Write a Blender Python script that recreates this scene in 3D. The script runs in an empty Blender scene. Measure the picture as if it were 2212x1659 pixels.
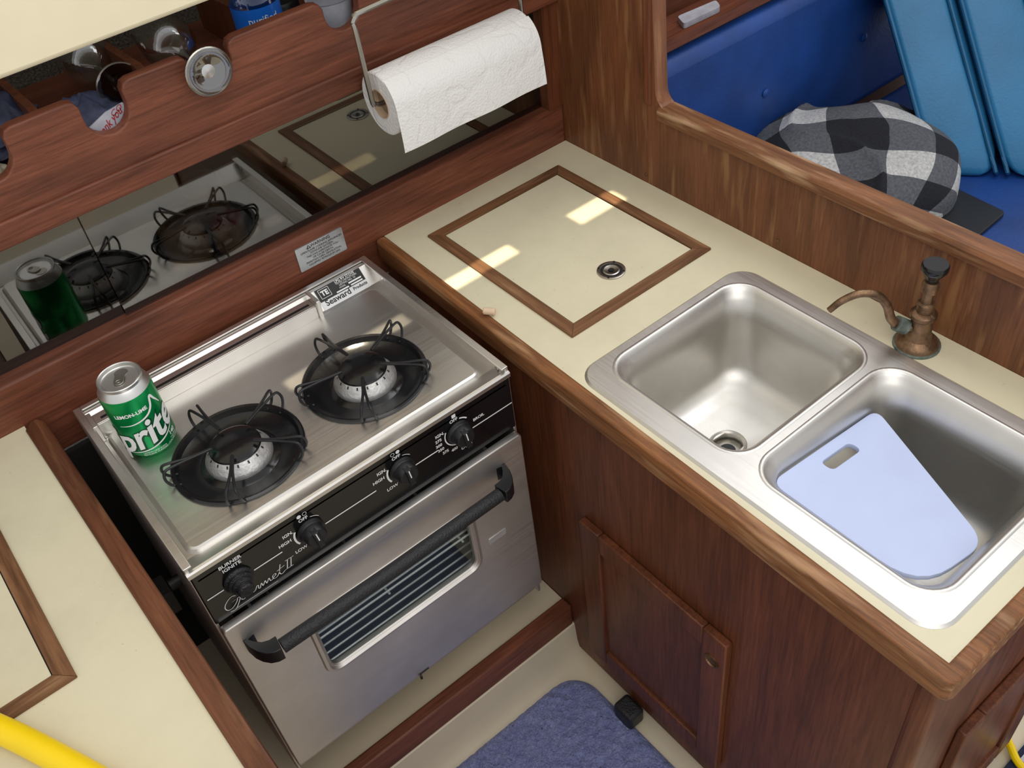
import bpy, bmesh, math, random
from mathutils import Vector, Matrix, noise
random.seed(7)
SC=bpy.context.scene; COL=SC.collection
ZO=1.86
pi=math.pi
# ------------------------------------------------------------------ materials
def newmat(name):
    m=bpy.data.materials.new(name); m.use_nodes=True
    nt=m.node_tree; b=nt.nodes['Principled BSDF']
    return m,nt,b
def N(nt,t,**k):
    n=nt.nodes.new(t)
    for a,v in k.items():
        if a in n.inputs: n.inputs[a].default_value=v
        else: setattr(n,a,v)
    return n
def ramp(nt,stops):
    r=nt.nodes.new('ShaderNodeValToRGB'); e=r.color_ramp.elements
    while len(e)<len(stops): e.new(.5)
    for i,(p,c) in enumerate(stops):
        e[i].position=p; e[i].color=(c[0],c[1],c[2],1)
    return r
def plain(name,c,rough=.5,metal=0,noise_amt=.06,nscale=20,bump=0,bscale=60,coat=0,emit=None):
    m,nt,b=newmat(name); L=nt.links
    tc=N(nt,'ShaderNodeTexCoord')
    n=N(nt,'ShaderNodeTexNoise'); n.inputs['Scale'].default_value=nscale; n.inputs['Detail'].default_value=4
    L.new(tc.outputs['Object'],n.inputs['Vector'])
    lo=[max(0,x*(1-noise_amt)) for x in c]; hi=[min(1,x*(1+noise_amt)) for x in c]
    r=ramp(nt,[(.3,lo),(.7,hi)])
    L.new(n.outputs['Fac'],r.inputs[0]); L.new(r.outputs[0],b.inputs['Base Color'])
    b.inputs['Roughness'].default_value=rough; b.inputs['Metallic'].default_value=metal
    if coat: b.inputs['Coat Weight'].default_value=coat
    if bump:
        n2=N(nt,'ShaderNodeTexNoise'); n2.inputs['Scale'].default_value=bscale; n2.inputs['Detail'].default_value=5
        L.new(tc.outputs['Object'],n2.inputs['Vector'])
        bp=N(nt,'ShaderNodeBump'); bp.inputs['Strength'].default_value=bump; bp.inputs['Distance'].default_value=.004
        L.new(n2.outputs['Fac'],bp.inputs['Height']); L.new(bp.outputs[0],b.inputs['Normal'])
    return m
def laminate(name,c,stain):
    m,nt,b=newmat(name); L=nt.links
    tc=N(nt,'ShaderNodeTexCoord')
    n=N(nt,'ShaderNodeTexNoise'); n.inputs['Scale'].default_value=7; n.inputs['Detail'].default_value=7; n.inputs['Roughness'].default_value=.65
    L.new(tc.outputs['Object'],n.inputs['Vector'])
    r=ramp(nt,[(.32,[x*.92 for x in c]),(.55,c),(.75,[min(1,x*1.04) for x in c])]); L.new(n.outputs['Fac'],r.inputs[0])
    n2=N(nt,'ShaderNodeTexNoise'); n2.inputs['Scale'].default_value=95; n2.inputs['Detail'].default_value=3
    L.new(tc.outputs['Object'],n2.inputs['Vector'])
    r2=ramp(nt,[(.70,(0,0,0)),(.78,(.6,.6,.6))]); L.new(n2.outputs['Fac'],r2.inputs[0])
    mx=N(nt,'ShaderNodeMix'); mx.data_type='RGBA'; L.new(r2.outputs[0],mx.inputs[0]); L.new(r.outputs[0],mx.inputs[6]); mx.inputs[7].default_value=(*stain,1)
    L.new(mx.outputs[2],b.inputs['Base Color']); 
    mr=N(nt,'ShaderNodeMapRange'); mr.inputs['To Min'].default_value=.32; mr.inputs['To Max'].default_value=.55; L.new(n.outputs['Fac'],mr.inputs['Value']); L.new(mr.outputs[0],b.inputs['Roughness'])
    return m
def wood(name,dark,light,axis='x',rough=.45,worn=None,fine=1.7,wornlo=.52,var=1):
    m,nt,b=newmat(name); L=nt.links
    tc=N(nt,'ShaderNodeTexCoord'); mp=N(nt,'ShaderNodeMapping')
    s=[85*fine]*3; s['xyz'.index(axis)]=4.0*fine
    mp.inputs['Scale'].default_value=s
    L.new(tc.outputs['Object'],mp.inputs['Vector'])
    n=N(nt,'ShaderNodeTexNoise'); n.inputs['Scale'].default_value=1; n.inputs['Detail'].default_value=7; n.inputs['Roughness'].default_value=.7; n.inputs['Distortion'].default_value=.4
    L.new(mp.outputs[0],n.inputs['Vector'])
    mid=[(a+c)/2 for a,c in zip(dark,light)]
    r=ramp(nt,[(.28,dark),(.5,mid),(.75,light)])
    L.new(n.outputs['Fac'],r.inputs[0])
    mp2=N(nt,'ShaderNodeMapping'); s2=[14]*3; s2['xyz'.index(axis)]=2.2; mp2.inputs['Scale'].default_value=s2
    L.new(tc.outputs['Object'],mp2.inputs['Vector'])
    n3=N(nt,'ShaderNodeTexNoise'); n3.inputs['Scale'].default_value=1; n3.inputs['Detail'].default_value=4; n3.inputs['Distortion'].default_value=1.2
    L.new(mp2.outputs[0],n3.inputs['Vector'])
    r3=ramp(nt,[(.3,(1-.30*var,1-.32*var,1-.34*var)),(.7,(1+.22*var,1+.2*var,1+.18*var))])
    L.new(n3.outputs['Fac'],r3.inputs[0])
    mx=N(nt,'ShaderNodeMix'); mx.data_type='RGBA'; mx.blend_type='MULTIPLY'; mx.inputs[0].default_value=1
    L.new(r.outputs[0],mx.inputs[6]); L.new(r3.outputs[0],mx.inputs[7])
    out=mx.outputs[2]
    if worn:
        mp3=N(nt,'ShaderNodeMapping'); s3=[60]*3; s3['xyz'.index(axis)]=6; mp3.inputs['Scale'].default_value=s3
        L.new(tc.outputs['Object'],mp3.inputs['Vector'])
        n4=N(nt,'ShaderNodeTexNoise'); n4.inputs['Scale'].default_value=1; n4.inputs['Detail'].default_value=6
        L.new(mp3.outputs[0],n4.inputs['Vector'])
        r4=ramp(nt,[(wornlo,(0,0,0)),(wornlo+.16,(.8,.8,.8))]); L.new(n4.outputs['Fac'],r4.inputs[0])
        m2=N(nt,'ShaderNodeMix'); m2.data_type='RGBA'
        L.new(r4.outputs[0],m2.inputs[0]); L.new(out,m2.inputs[6]); m2.inputs[7].default_value=(*worn,1)
        out=m2.outputs[2]
    L.new(out,b.inputs['Base Color'])
    b.inputs['Roughness'].default_value=rough
    b.inputs['Specular IOR Level'].default_value=.35
    bp=N(nt,'ShaderNodeBump'); bp.inputs['Strength'].default_value=.2; bp.inputs['Distance'].default_value=.001
    L.new(n.outputs['Fac'],bp.inputs['Height']); L.new(bp.outputs[0],b.inputs['Normal'])
    return m
def steel(name,c=.62,rough=.32,axis='x',warm=(1,.97,.92)):
    m,nt,b=newmat(name); L=nt.links
    tc=N(nt,'ShaderNodeTexCoord'); mp=N(nt,'ShaderNodeMapping')
    s=[400]*3; s['xyz'.index(axis)]=8
    mp.inputs['Scale'].default_value=s
    L.new(tc.outputs['Object'],mp.inputs['Vector'])
    n=N(nt,'ShaderNodeTexNoise'); n.inputs['Scale'].default_value=1; n.inputs['Detail'].default_value=3
    L.new(mp.outputs[0],n.inputs['Vector'])
    n2=N(nt,'ShaderNodeTexNoise'); n2.inputs['Scale'].default_value=9; n2.inputs['Detail'].default_value=5
    L.new(tc.outputs['Object'],n2.inputs['Vector'])
    r=ramp(nt,[(.3,[c*.9*w for w in warm]),(.7,[min(1,c*1.07*w) for w in warm])])
    L.new(n2.outputs['Fac'],r.inputs[0]); L.new(r.outputs[0],b.inputs['Base Color'])
    mr=N(nt,'ShaderNodeMapRange'); mr.inputs['To Min'].default_value=rough-.08; mr.inputs['To Max'].default_value=rough+.1
    L.new(n.outputs['Fac'],mr.inputs['Value']); L.new(mr.outputs[0],b.inputs['Roughness'])
    bp=N(nt,'ShaderNodeBump'); bp.inputs['Strength'].default_value=.06; bp.inputs['Distance'].default_value=.0006
    L.new(n.outputs['Fac'],bp.inputs['Height']); L.new(bp.outputs[0],b.inputs['Normal'])
    b.inputs['Metallic'].default_value=1
    return m
MAHd,MAHl=(.080,.023,.0115),(.225,.074,.039)
M={}
M['mah_x']=wood('mahogany along x',MAHd,MAHl,'x',fine=2.2)
M['mah_y']=wood('mahogany along y',(.065,.021,.009),(.20,.074,.033),'y',worn=(.24,.11,.05),wornlo=.57)
M['mah_z']=wood('mahogany vertical',(.070,.021,.0085),(.195,.062,.026),'z',rough=.4,fine=2.2)
M['bulk']=wood('bulkhead veneer',(.105,.035,.014),(.215,.083,.034),'z',rough=.4,worn=(.30,.145,.06),wornlo=.55,fine=2.8,var=1)
M['teak_x']=wood('teak edging x',(.085,.035,.015),(.27,.13,.058),'x',rough=.55,worn=(.35,.20,.10),wornlo=.55)
M['teak_y']=wood('teak edging y',(.085,.035,.015),(.27,.13,.058),'y',rough=.55,worn=(.35,.20,.10),wornlo=.55)
M['edge']=wood('worn teak counter edge',(.090,.033,.012),(.31,.130,.046),'y',rough=.5,worn=(.46,.26,.13),wornlo=.53,fine=2.2,var=1.2)
M['cap']=wood('worn cap rail',(.11,.040,.016),(.28,.12,.048),'y',rough=.5,worn=(.50,.32,.18),wornlo=.54,fine=2.2,var=1.2)
M['cream']=laminate('cream laminate',(.69,.63,.445),(.42,.35,.22))
M['liner']=plain('cream gelcoat',(.66,.57,.41),.4,noise_amt=.07,nscale=5)
M['ceil']=plain('warm white headliner',(.86,.77,.55),.5,noise_amt=.02)
M['ss']=steel('brushed stainless cooktop',.76,.36,'x')
M['ss_v']=steel('brushed stainless door',.76,.46,'x',warm=(1,.955,.90))
M['sink']=steel('satin stainless sink',.68,.40,'y',warm=(1,.97,.91))
M['chrome']=plain('polished metal',(.7,.7,.68),.2,1,noise_amt=.03)
M['rack']=plain('bright rack wire',(.80,.81,.80),.35,.3,noise_amt=.03)
M['wire']=plain('nickel wire',(.42,.40,.36),.3,1,noise_amt=.05)
M['alum']=plain('cast aluminium',(.66,.65,.63),.45,.85,noise_amt=.12,nscale=80,bump=.25,bscale=200)
M['enamel']=plain('black enamel',(.008,.008,.009),.18,0,bump=.05,bscale=90)
M['blackgl']=plain('black panel glass',(.006,.006,.007),.14,0)
M['blackrub']=plain('black textured plastic',(.012,.012,.013),.42,0,bump=.5,bscale=350)
M['blackmat']=plain('matte black',(.009,.009,.010),.45,0)
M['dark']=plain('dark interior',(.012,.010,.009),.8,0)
M['white']=plain('white ink',(.85,.85,.83),.5,0,noise_amt=.02)
M['black_ink']=plain('black ink',(.01,.01,.01),.5,0,noise_amt=.02)
M['bronze']=plain('aged bronze',(.20,.12,.068),.42,.8,noise_amt=.5,nscale=60,bump=.3,bscale=150)
M['verdi']=plain('bronze with patina',(.14,.17,.145),.6,.4,noise_amt=.5,nscale=90)
M['green']=plain('green can metal',(.0,.30,.075),.26,.6,noise_amt=.03)
M['dgreen']=plain('dark green ink',(.0,.07,.02),.35,.2,noise_amt=.03)
M['cansil']=plain('can aluminium',(.72,.72,.70),.38,1,noise_amt=.03)
M['tube']=plain('cardboard core',(.50,.36,.23),.8,0)
M['board']=plain('translucent white plastic',(.53,.61,.86),.45,0,noise_amt=.02)
M['blue']=plain('navy blue vinyl',(.008,.050,.23),.45,0,noise_amt=.2,nscale=8,bump=.2,bscale=100)
M['ltblue']=plain('sky blue vinyl',(.022,.175,.36),.4,0,noise_amt=.15,nscale=6,bump=.15,bscale=150)
M['ltblued']=plain('sky blue piping',(.012,.11,.24),.4,0)
M['yellow']=plain('yellow cord jacket',(.95,.66,.0),.4,0,noise_amt=.02)
M['carpet']=plain('grey hull carpet',(.16,.145,.12),.95,0,noise_amt=.6,nscale=250,bump=.6,bscale=300)
M['navyrug']=plain('navy rug',(.01,.017,.05),.9,0,noise_amt=.4,nscale=200,bump=.5,bscale=200)
M['bag']=plain('white plastic bag',(.45,.46,.52),.4,0,noise_amt=.2,nscale=30,bump=.4,bscale=40)
M['cloth']=plain('pale cloth',(.55,.50,.38),.7,0,noise_amt=.1)
M['navybag']=plain('navy fabric',(.05,.06,.12),.6,0,noise_amt=.4,nscale=30,bump=.4,bscale=40)
M['red']=plain('red ink',(.40,.02,.03),.5)
M['bluelab']=plain('blue bottle label',(.01,.14,.62),.3)
M['redlid']=plain('red lid',(.65,.05,.03),.4)
M['jar']=plain('tan jar',(.80,.62,.42),.5)
M['label']=plain('pale silver label',(.62,.62,.62),.3,.5)
M['plate']=plain('engraved metal plate',(.50,.52,.54),.35,.8,noise_amt=.12,nscale=40)
M['cavity']=plain('grey oven liner',(.22,.23,.23),.5,.2,noise_amt=.1)
M['foam']=plain('beige foam',(.68,.50,.34),.8)
# paper towel with embossed dots
m,nt,b=newmat('embossed paper'); L=nt.links
tc=N(nt,'ShaderNodeTexCoord'); vo=N(nt,'ShaderNodeTexVoronoi'); vo.inputs['Scale'].default_value=260
wv=N(nt,'ShaderNodeTexNoise'); wv.inputs['Scale'].default_value=18; wv.inputs['Detail'].default_value=1
L.new(tc.outputs['Object'],vo.inputs['Vector']); L.new(tc.outputs['Object'],wv.inputs['Vector'])
rr_=ramp(nt,[(.44,(0,0,0)),(.48,(1,1,1)),(.52,(1,1,1)),(.56,(0,0,0))]); L.new(wv.outputs['Fac'],rr_.inputs[0])
mm=N(nt,'ShaderNodeMath'); mm.operation='SUBTRACT'; L.new(vo.outputs['Distance'],mm.inputs[0]); L.new(rr_.outputs[0],mm.inputs[1])
bp=N(nt,'ShaderNodeBump'); bp.inputs['Strength'].default_value=.5; bp.inputs['Distance'].default_value=.0016
L.new(mm.outputs[0],bp.inputs['Height']); L.new(bp.outputs[0],b.inputs['Normal'])
b.inputs['Base Color'].default_value=(.76,.745,.72,1); b.inputs['Roughness'].default_value=.9
M['paper']=m
# bath mat
m,nt,b=newmat('blue shag'); L=nt.links
tc=N(nt,'ShaderNodeTexCoord'); n=N(nt,'ShaderNodeTexNoise'); n.inputs['Scale'].default_value=40; n.inputs['Detail'].default_value=12; n.inputs['Roughness'].default_value=1
L.new(tc.outputs['Object'],n.inputs['Vector']); r=ramp(nt,[(.36,(.12,.14,.34)),(.5,(.24,.27,.52)),(.66,(.46,.50,.76))])
L.new(n.outputs['Fac'],r.inputs[0]); L.new(r.outputs[0],b.inputs['Base Color']); b.inputs['Roughness'].default_value=1
n2=N(nt,'ShaderNodeTexNoise'); n2.inputs['Scale'].default_value=260; n2.inputs['Detail'].default_value=4
L.new(tc.outputs['Object'],n2.inputs['Vector']); bp=N(nt,'ShaderNodeBump'); bp.inputs['Strength'].default_value=1; bp.inputs['Distance'].default_value=.006
L.new(n2.outputs['Fac'],bp.inputs['Height']); L.new(bp.outputs[0],b.inputs['Normal'])
M['mat']=m
def mixglass(name,tint,fac,gcol=(1,1,1),rough=.03,facing=0):
    m,nt,b=newmat(name); L=nt.links
    gl=N(nt,'ShaderNodeBsdfGlossy'); gl.inputs['Roughness'].default_value=rough; gl.inputs['Color'].default_value=(*gcol,1)
    tr=N(nt,'ShaderNodeBsdfTransparent'); tr.inputs['Color'].default_value=(*tint,1)
    mix=N(nt,'ShaderNodeMixShader')
    if facing:
        lw=N(nt,'ShaderNodeLayerWeight'); lw.inputs['Blend'].default_value=.35
        ad=N(nt,'ShaderNodeMath'); ad.operation='ADD'; ad.use_clamp=True; ad.inputs[1].default_value=fac
        L.new(lw.outputs['Facing'],ad.inputs[0])
        ml=N(nt,'ShaderNodeMath'); ml.operation='MULTIPLY'; ml.inputs[1].default_value=facing; L.new(ad.outputs[0],ml.inputs[0]); L.new(ml.outputs[0],mix.inputs[0])
    else: mix.inputs[0].default_value=fac
    L.new(tr.outputs[0],mix.inputs[1]); L.new(gl.outputs[0],mix.inputs[2]); L.new(mix.outputs[0],nt.nodes['Material Output'].inputs['Surface'])
    return m
M['acryl']=mixglass('smoked acrylic',(.46,.42,.37),.16,(.78,.78,.76),.02)
M['glass']=mixglass('clear glass',(.93,.95,.94),.08,facing=.7)
M['footglass']=mixglass('thick glass foot',(.50,.51,.50),.22)
M['ovenglass']=mixglass('oven glass',(.90,.93,.92),.05)
# buffalo check using uv
m,nt,b=newmat('buffalo check fleece'); L=nt.links
uv=N(nt,'ShaderNodeUVMap'); sp=N(nt,'ShaderNodeSeparateXYZ'); L.new(uv.outputs[0],sp.inputs[0])
outs=[]
for i in (0,1):
    a=N(nt,'ShaderNodeMath'); a.operation='FRACT'; L.new(sp.outputs[i],a.inputs[0])
    g=N(nt,'ShaderNodeMath'); g.operation='GREATER_THAN'; g.inputs[1].default_value=.5; L.new(a.outputs[0],g.inputs[0]); outs.append(g)
ad=N(nt,'ShaderNodeMath'); ad.operation='ADD'; L.new(outs[0].outputs[0],ad.inputs[0]); L.new(outs[1].outputs[0],ad.inputs[1])
hf=N(nt,'ShaderNodeMath'); hf.operation='MULTIPLY'; hf.inputs[1].default_value=.5; L.new(ad.outputs[0],hf.inputs[0])
r=ramp(nt,[(0,(.012,.013,.017)),(.25,(.10,.105,.118)),(.75,(.50,.50,.49))]); r.color_ramp.interpolation='CONSTANT'
L.new(hf.outputs[0],r.inputs[0]); 
n=N(nt,'ShaderNodeTexNoise'); n.inputs['Scale'].default_value=150; n.inputs['Detail'].default_value=4
tc=N(nt,'ShaderNodeTexCoord'); L.new(tc.outputs['Object'],n.inputs['Vector'])
r2=ramp(nt,[(.3,(.7,.7,.7)),(.7,(1.2,1.2,1.2))]); L.new(n.outputs['Fac'],r2.inputs[0])
mx=N(nt,'ShaderNodeMix'); mx.data_type='RGBA'; mx.blend_type='MULTIPLY'; mx.inputs[0].default_value=1
L.new(r.outputs[0],mx.inputs[6]); L.new(r2.outputs[0],mx.inputs[7]); L.new(mx.outputs[2],b.inputs['Base Color'])
b.inputs['Roughness'].default_value=1
bp=N(nt,'ShaderNodeBump'); bp.inputs['Strength'].default_value=.6; bp.inputs['Distance'].default_value=.003
L.new(n.outputs['Fac'],bp.inputs['Height']); L.new(bp.outputs[0],b.inputs['Normal'])
M['check']=m
# ------------------------------------------------------------------ geometry
def gbox(x0,x1,y0,y1,z0,z1):
    V=[(x,y,z) for z in (z0,z1) for y in (y0,y1) for x in (x0,x1)]
    F=[(0,2,3,1),(4,5,7,6),(0,1,5,4),(2,6,7,3),(0,4,6,2),(1,3,7,5)]
    return V,F
def gloft(rings,cap0=True,cap1=True):
    n=len(rings[0]); V=[p for r in rings for p in r]; F=[]
    for i in range(len(rings)-1):
        for j in range(n):
            k=(j+1)%n
            F.append((i*n+j,i*n+k,(i+1)*n+k,(i+1)*n+j))
    if cap0: F.append(tuple(reversed(range(n))))
    if cap1: F.append(tuple((len(rings)-1)*n+j for j in range(n)))
    return V,F
def catmull(P,k=6,closed=False):
    P=[Vector(p) for p in P]; n=len(P); out=[]
    rng=range(n) if closed else range(n-1)
    for i in rng:
        p0=P[(i-1)%n] if closed or i>0 else P[0]*2-P[1]
        p1=P[i]; p2=P[(i+1)%n]
        p3=P[(i+2)%n] if closed or i+2<n else P[-1]*2-P[-2]
        for s in range(k):
            t=s/k
            out.append(.5*((2*p1)+(-p0+p2)*t+(2*p0-5*p1+4*p2-p3)*t*t+(-p0+3*p1-3*p2+p3)*t**3))
    if not closed: out.append(P[-1])
    return out
def gtube(P,r,n=10,closed=False,smooth=0):
    P=catmull(P,smooth,closed) if smooth else [Vector(p) for p in P]
    m=len(P); rs=r if isinstance(r,(list,tuple)) else None
    T=[]
    for i in range(m):
        if closed: t=P[(i+1)%m]-P[(i-1)%m]
        else: t=P[min(i+1,m-1)]-P[max(i-1,0)]
        T.append(t.normalized())
    u=Vector((0,0,1)) if abs(T[0].z)<.9 else Vector((1,0,0))
    u=(u-T[0]*u.dot(T[0])).normalized(); rings=[]
    for i in range(m):
        u=(u-T[i]*u.dot(T[i])).normalized(); w=T[i].cross(u)
        rad=r if rs is None else rs[0]+(rs[1]-rs[0])*i/(m-1)
        rings.append([tuple(P[i]+u*rad*math.cos(2*pi*j/n)+w*rad*math.sin(2*pi*j/n)) for j in range(n)])
    if closed: rings.append(rings[0])
    return gloft(rings,not closed,not closed)
def glathe(prof,o=(0,0,0),axis=(0,0,1),n=32,caps=(True,True)):
    a=Vector(axis).normalized(); u=Vector((1,0,0)) if abs(a.x)<.9 else Vector((0,1,0))
    u=(u-a*u.dot(a)).normalized(); w=a.cross(u); o=Vector(o)
    rings=[[tuple(o+a*z+u*max(r,1e-5)*math.cos(2*pi*j/n)+w*max(r,1e-5)*math.sin(2*pi*j/n)) for j in range(n)] for r,z in prof]
    return gloft(rings,*caps)
def rr(x0,x1,y0,y1,r,n=6):
    out=[]
    for cx,cy,a0 in ((x1-r,y1-r,0),(x0+r,y1-r,90),(x0+r,y0+r,180),(x1-r,y0+r,270)):
        for i in range(n+1):
            a=math.radians(a0+90*i/n); out.append((cx+r*math.cos(a),cy+r*math.sin(a)))
    return out
def evalmesh(cu):
    ob=bpy.data.objects.new('tmp',cu); COL.objects.link(ob)
    bpy.context.view_layer.update()
    dg=bpy.context.evaluated_depsgraph_get(); me=ob.evaluated_get(dg).to_mesh()
    V=[tuple(v.co) for v in me.vertices]; F=[tuple(p.vertices) for p in me.polygons]
    ob.evaluated_get(dg).to_mesh_clear()
    bpy.data.objects.remove(ob); bpy.data.curves.remove(cu)
    return V,F
def gslab(loops,t0,t1,fn,bev=0):
    cu=bpy.data.curves.new('c','CURVE'); cu.dimensions='2D'; cu.fill_mode='BOTH'
    cu.extrude=(t1-t0)/2-bev; cu.bevel_depth=bev; cu.bevel_resolution=2 if bev else 0; cu.offset=-bev
    for lp in loops:
        s=cu.splines.new('POLY'); s.points.add(len(lp)-1); s.use_cyclic_u=True
        for i,(x,y) in enumerate(lp): s.points[i].co=(x,y,0,1)
    V,F=evalmesh(cu); mid=(t0+t1)/2
    return [fn(x,y,z+mid) for x,y,z in V],F
XY=lambda a,b,c:(a,b,c)
XZ=lambda a,b,c:(a,c,b)
YZ=lambda a,b,c:(c,a,b)
def gtext(s,size,fn,align='CENTER',shear=0,off=0,sub=0,sx=1):
    cu=bpy.data.curves.new('t','FONT'); cu.body=s; cu.size=size; cu.align_x=align; cu.align_y='CENTER'; cu.shear=shear; cu.offset=off
    cu.resolution_u=3
    V,F=evalmesh(cu)
    if sub:
        bm=bmesh.new(); vs=[bm.verts.new(v) for v in V]
        for f in F:
            try: bm.faces.new([vs[i] for i in f])
            except: pass
        for _ in range(sub):
            es=[e for e in bm.edges if e.calc_length()>size*.12]
            bmesh.ops.subdivide_edges(bm,edges=es,cuts=1)
        bmesh.ops.triangulate(bm,faces=bm.faces[:])
        bm.verts.index_update(); V=[tuple(v.co) for v in bm.verts]; F=[tuple(v.index for v in f.verts) for f in bm.faces]; bm.free()
    return [fn(x*sx,y) for x,y,_ in V],F
def mk(name,geos,mat,parent=None,smooth=35,bevel=0,label=None,cat=None,kind=None,group=None,fix=True,bseg=2):
    V=[];F=[]
    if isinstance(geos,tuple): geos=[geos]
    for v,f in geos:
        o=len(V); V+=v; F+=[tuple(i+o for i in q) for q in f]
    me=bpy.data.meshes.new(name); me.from_pydata([tuple(v) for v in V],[],F); me.update()
    if fix:
        bm=bmesh.new(); bm.from_mesh(me); bmesh.ops.recalc_face_normals(bm,faces=bm.faces[:]); bm.to_mesh(me); bm.free()
    me.materials.append(M[mat] if isinstance(mat,str) else mat)
    if smooth:
        me.polygons.foreach_set('use_smooth',[True]*len(me.polygons))
        me.set_sharp_from_angle(angle=math.radians(smooth))
    ob=bpy.data.objects.new(name,me); COL.objects.link(ob)
    if bevel:
        b=ob.modifiers.new('b','BEVEL'); b.width=bevel; b.segments=bseg; b.limit_method='ANGLE'; b.angle_limit=math.radians(40)
    if parent is not None:
        ob.parent=parent; ob.matrix_parent_inverse=Matrix.Translation(-Vector(parent.location))
    if label: ob['label']=label
    if cat: ob['category']=cat
    if kind: ob['kind']=kind
    if group: ob['group']=group
    return ob
def empty(name,loc,label,cat,group=None):
    e=bpy.data.objects.new(name,None); e.empty_display_size=.05; e.location=loc; COL.objects.link(e)
    e['label']=label; e['category']=cat
    if group: e['group']=group
    return e
def sub(ob,parent):   # sub-part under a mesh part
    ob.parent=parent; ob.matrix_parent_inverse=Matrix.Identity(4)
    return ob
# ------------------------------------------------------------------ room shell
C=-1.0  # counter level (heights are relative to eye level and lifted by ZO at the end)
mk('floor',[gbox(-1.2,3.0,-.9,.87,-1.90,-1.86)],'liner',kind='structure')
prof=[(.78,-1.862),(.82,-1.858),(.848,-1.845),(.865,-1.82),(.872,-1.79),(.876,-1.735),(.90,-1.725),(.90,-1.90),(.78,-1.90)]
mk('trim_1',gloft([[(x,y,z) for y,z in prof] for x in (-.02,.66)]),'liner',kind='structure',smooth=60)
prof=[(.595,-1.861),(.625,-1.855),(.648,-1.84),(.66,-1.81),(.66,-1.90),(.595,-1.90)]
mk('trim_2',gloft([[(x,y,z) for x,z in prof] for y in (.2,.87)]),'liner',kind='structure',smooth=60)
mk('wall_back',[gbox(-.8,1.09,1.70,1.74,-1.86,.2)],'carpet',kind='structure')
mk('wall_hull',[gbox(1.12,3.0,1.60,1.64,-1.86,.2)],'mah_x',kind='structure')
mk('wall_upper',[gbox(-.8,1.09,1.33,1.37,-.505,.3)],'ceil',kind='structure',bevel=.008)
arc=[(1.09-.03+.03*math.sin(math.radians(t)),-.84+.03-.03*math.cos(math.radians(t))) for t in range(0,91,15)]
out=[(.19,-1.86),(.19,-.84)]+arc+[(1.11,-.3),(1.12,.2),(1.70,.2),(1.70,-1.86)]
mk('wall_bulkhead',gslab([out],1.088,1.118,YZ),'bulk',kind='structure')
cap=[(1.081,-.858),(1.081,-.842),(1.086,-.836),(1.118,-.836),(1.124,-.842),(1.124,-.858)]
mk('trim_3',gloft([[(x,y,z) for x,z in cap] for y in (.15,.5,1.08)]),'cap',kind='structure')
mk('trim_4',gbox(1.083,1.124,1.098,1.116,-.84,.2),'mah_z',kind='structure',bevel=.004)
mk('trim_5',gbox(-.8,1.088,1.34,1.375,-1.08,-.92),'mah_x',kind='structure',bevel=.004)
mk('trim_6',gbox(1.052,1.088,1.338,1.37,-.92,-.716),'mah_z',kind='structure')
for yy,zz in ((1.114,-.984),(.808,-.982)):
    mk('bulkhead_screw',[glathe([(.0035,0),(.0035,.0010),(.0025,.0016),(0,.0016)],(1.088,yy,zz),(-1,0,0),12)],'bronze',label='small screw head in the bulkhead base',cat='screw',group='bulkhead screws')
# ------------------------------------------------------------------ shelf
shelf=empty('galley_shelf',(.3,1.35,-.95),'mahogany shelf with scalloped fiddle board and smoked sliding doors','shelf')
top=[(-.8,-.565)]
for c in (.115-.17*2,.115-.17,.115,.281,.445,.668,.84,1.0):
    r=.031; zc=-.597 if c<.4 else -.588
    top+= [(c-r-.014,-.565),(c-r-.005,-.568),(c-r,-.577),(c-r,zc)]
    top+= [(c-r*math.cos(math.radians(t)),zc-r*math.sin(math.radians(t))) for t in range(15,180,15)]
    top+= [(c+r,zc),(c+r,-.577),(c+r+.005,-.568),(c+r+.014,-.565)]
top+=[(1.088,-.565)]
out=top+[(1.088,-.716),(-.8,-.716)]
mk('fiddle_board',gslab([out],1.338,1.358,XZ,bev=.003),'mah_x',shelf)
mk('moulding',gbox(-.8,1.088,1.332,1.340,-.718,-.680),'mah_x',shelf,bevel=.003,bseg=3)
mk('shelf_board',gbox(-.8,1.086,1.358,1.70,-.682,-.668),'mah_x',shelf)
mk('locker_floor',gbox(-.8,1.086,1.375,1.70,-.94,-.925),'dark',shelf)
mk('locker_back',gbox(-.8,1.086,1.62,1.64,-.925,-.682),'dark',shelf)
for x in (.02,.2,.36,.56):
    v=[(x,1.36,-.668),(x,1.36,-.60),(x,1.42,-.585),(x,1.66,-.60),(x,1.66,-.668)]
    mk('divider',gloft([v,[(a+.012,b,c) for a,b,c in v]]),'mah_z',shelf)
mk('sliding_door',gbox(.19,1.052,1.362,1.366,-.925,-.712),'acryl',shelf,label='smoked acrylic sliding door')
mk('sliding_door',gbox(-.8,.215,1.370,1.374,-.925,-.712),'acryl',shelf,label='smoked acrylic sliding door')
def jar(x,y,r,h,mat,lid,label):
    e=empty('jar',(x,y,-.925),label,'jar',group='jars behind the smoked doors')
    mk('jar_body',glathe([(r*.9,0),(r,.006),(r,h*.85),(r*.85,h*.93)],(x,y,-.925)),mat,e)
    mk('lid',glathe([(r*.95,h*.92),(r*.97,h),(r*.8,h*1.02),(r*.75,h)],(x,y,-.925)),lid,e)
jar(.335,1.43,.036,.085,'jar','jar','tan plastic jar with round lid behind smoked door')
jar(.41,1.49,.036,.095,'jar','label','tan plastic jar with pale lid behind smoked door')
jar(.405,1.408,.028,.06,'jar','redlid','small jar with red lid behind smoked door')
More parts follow.
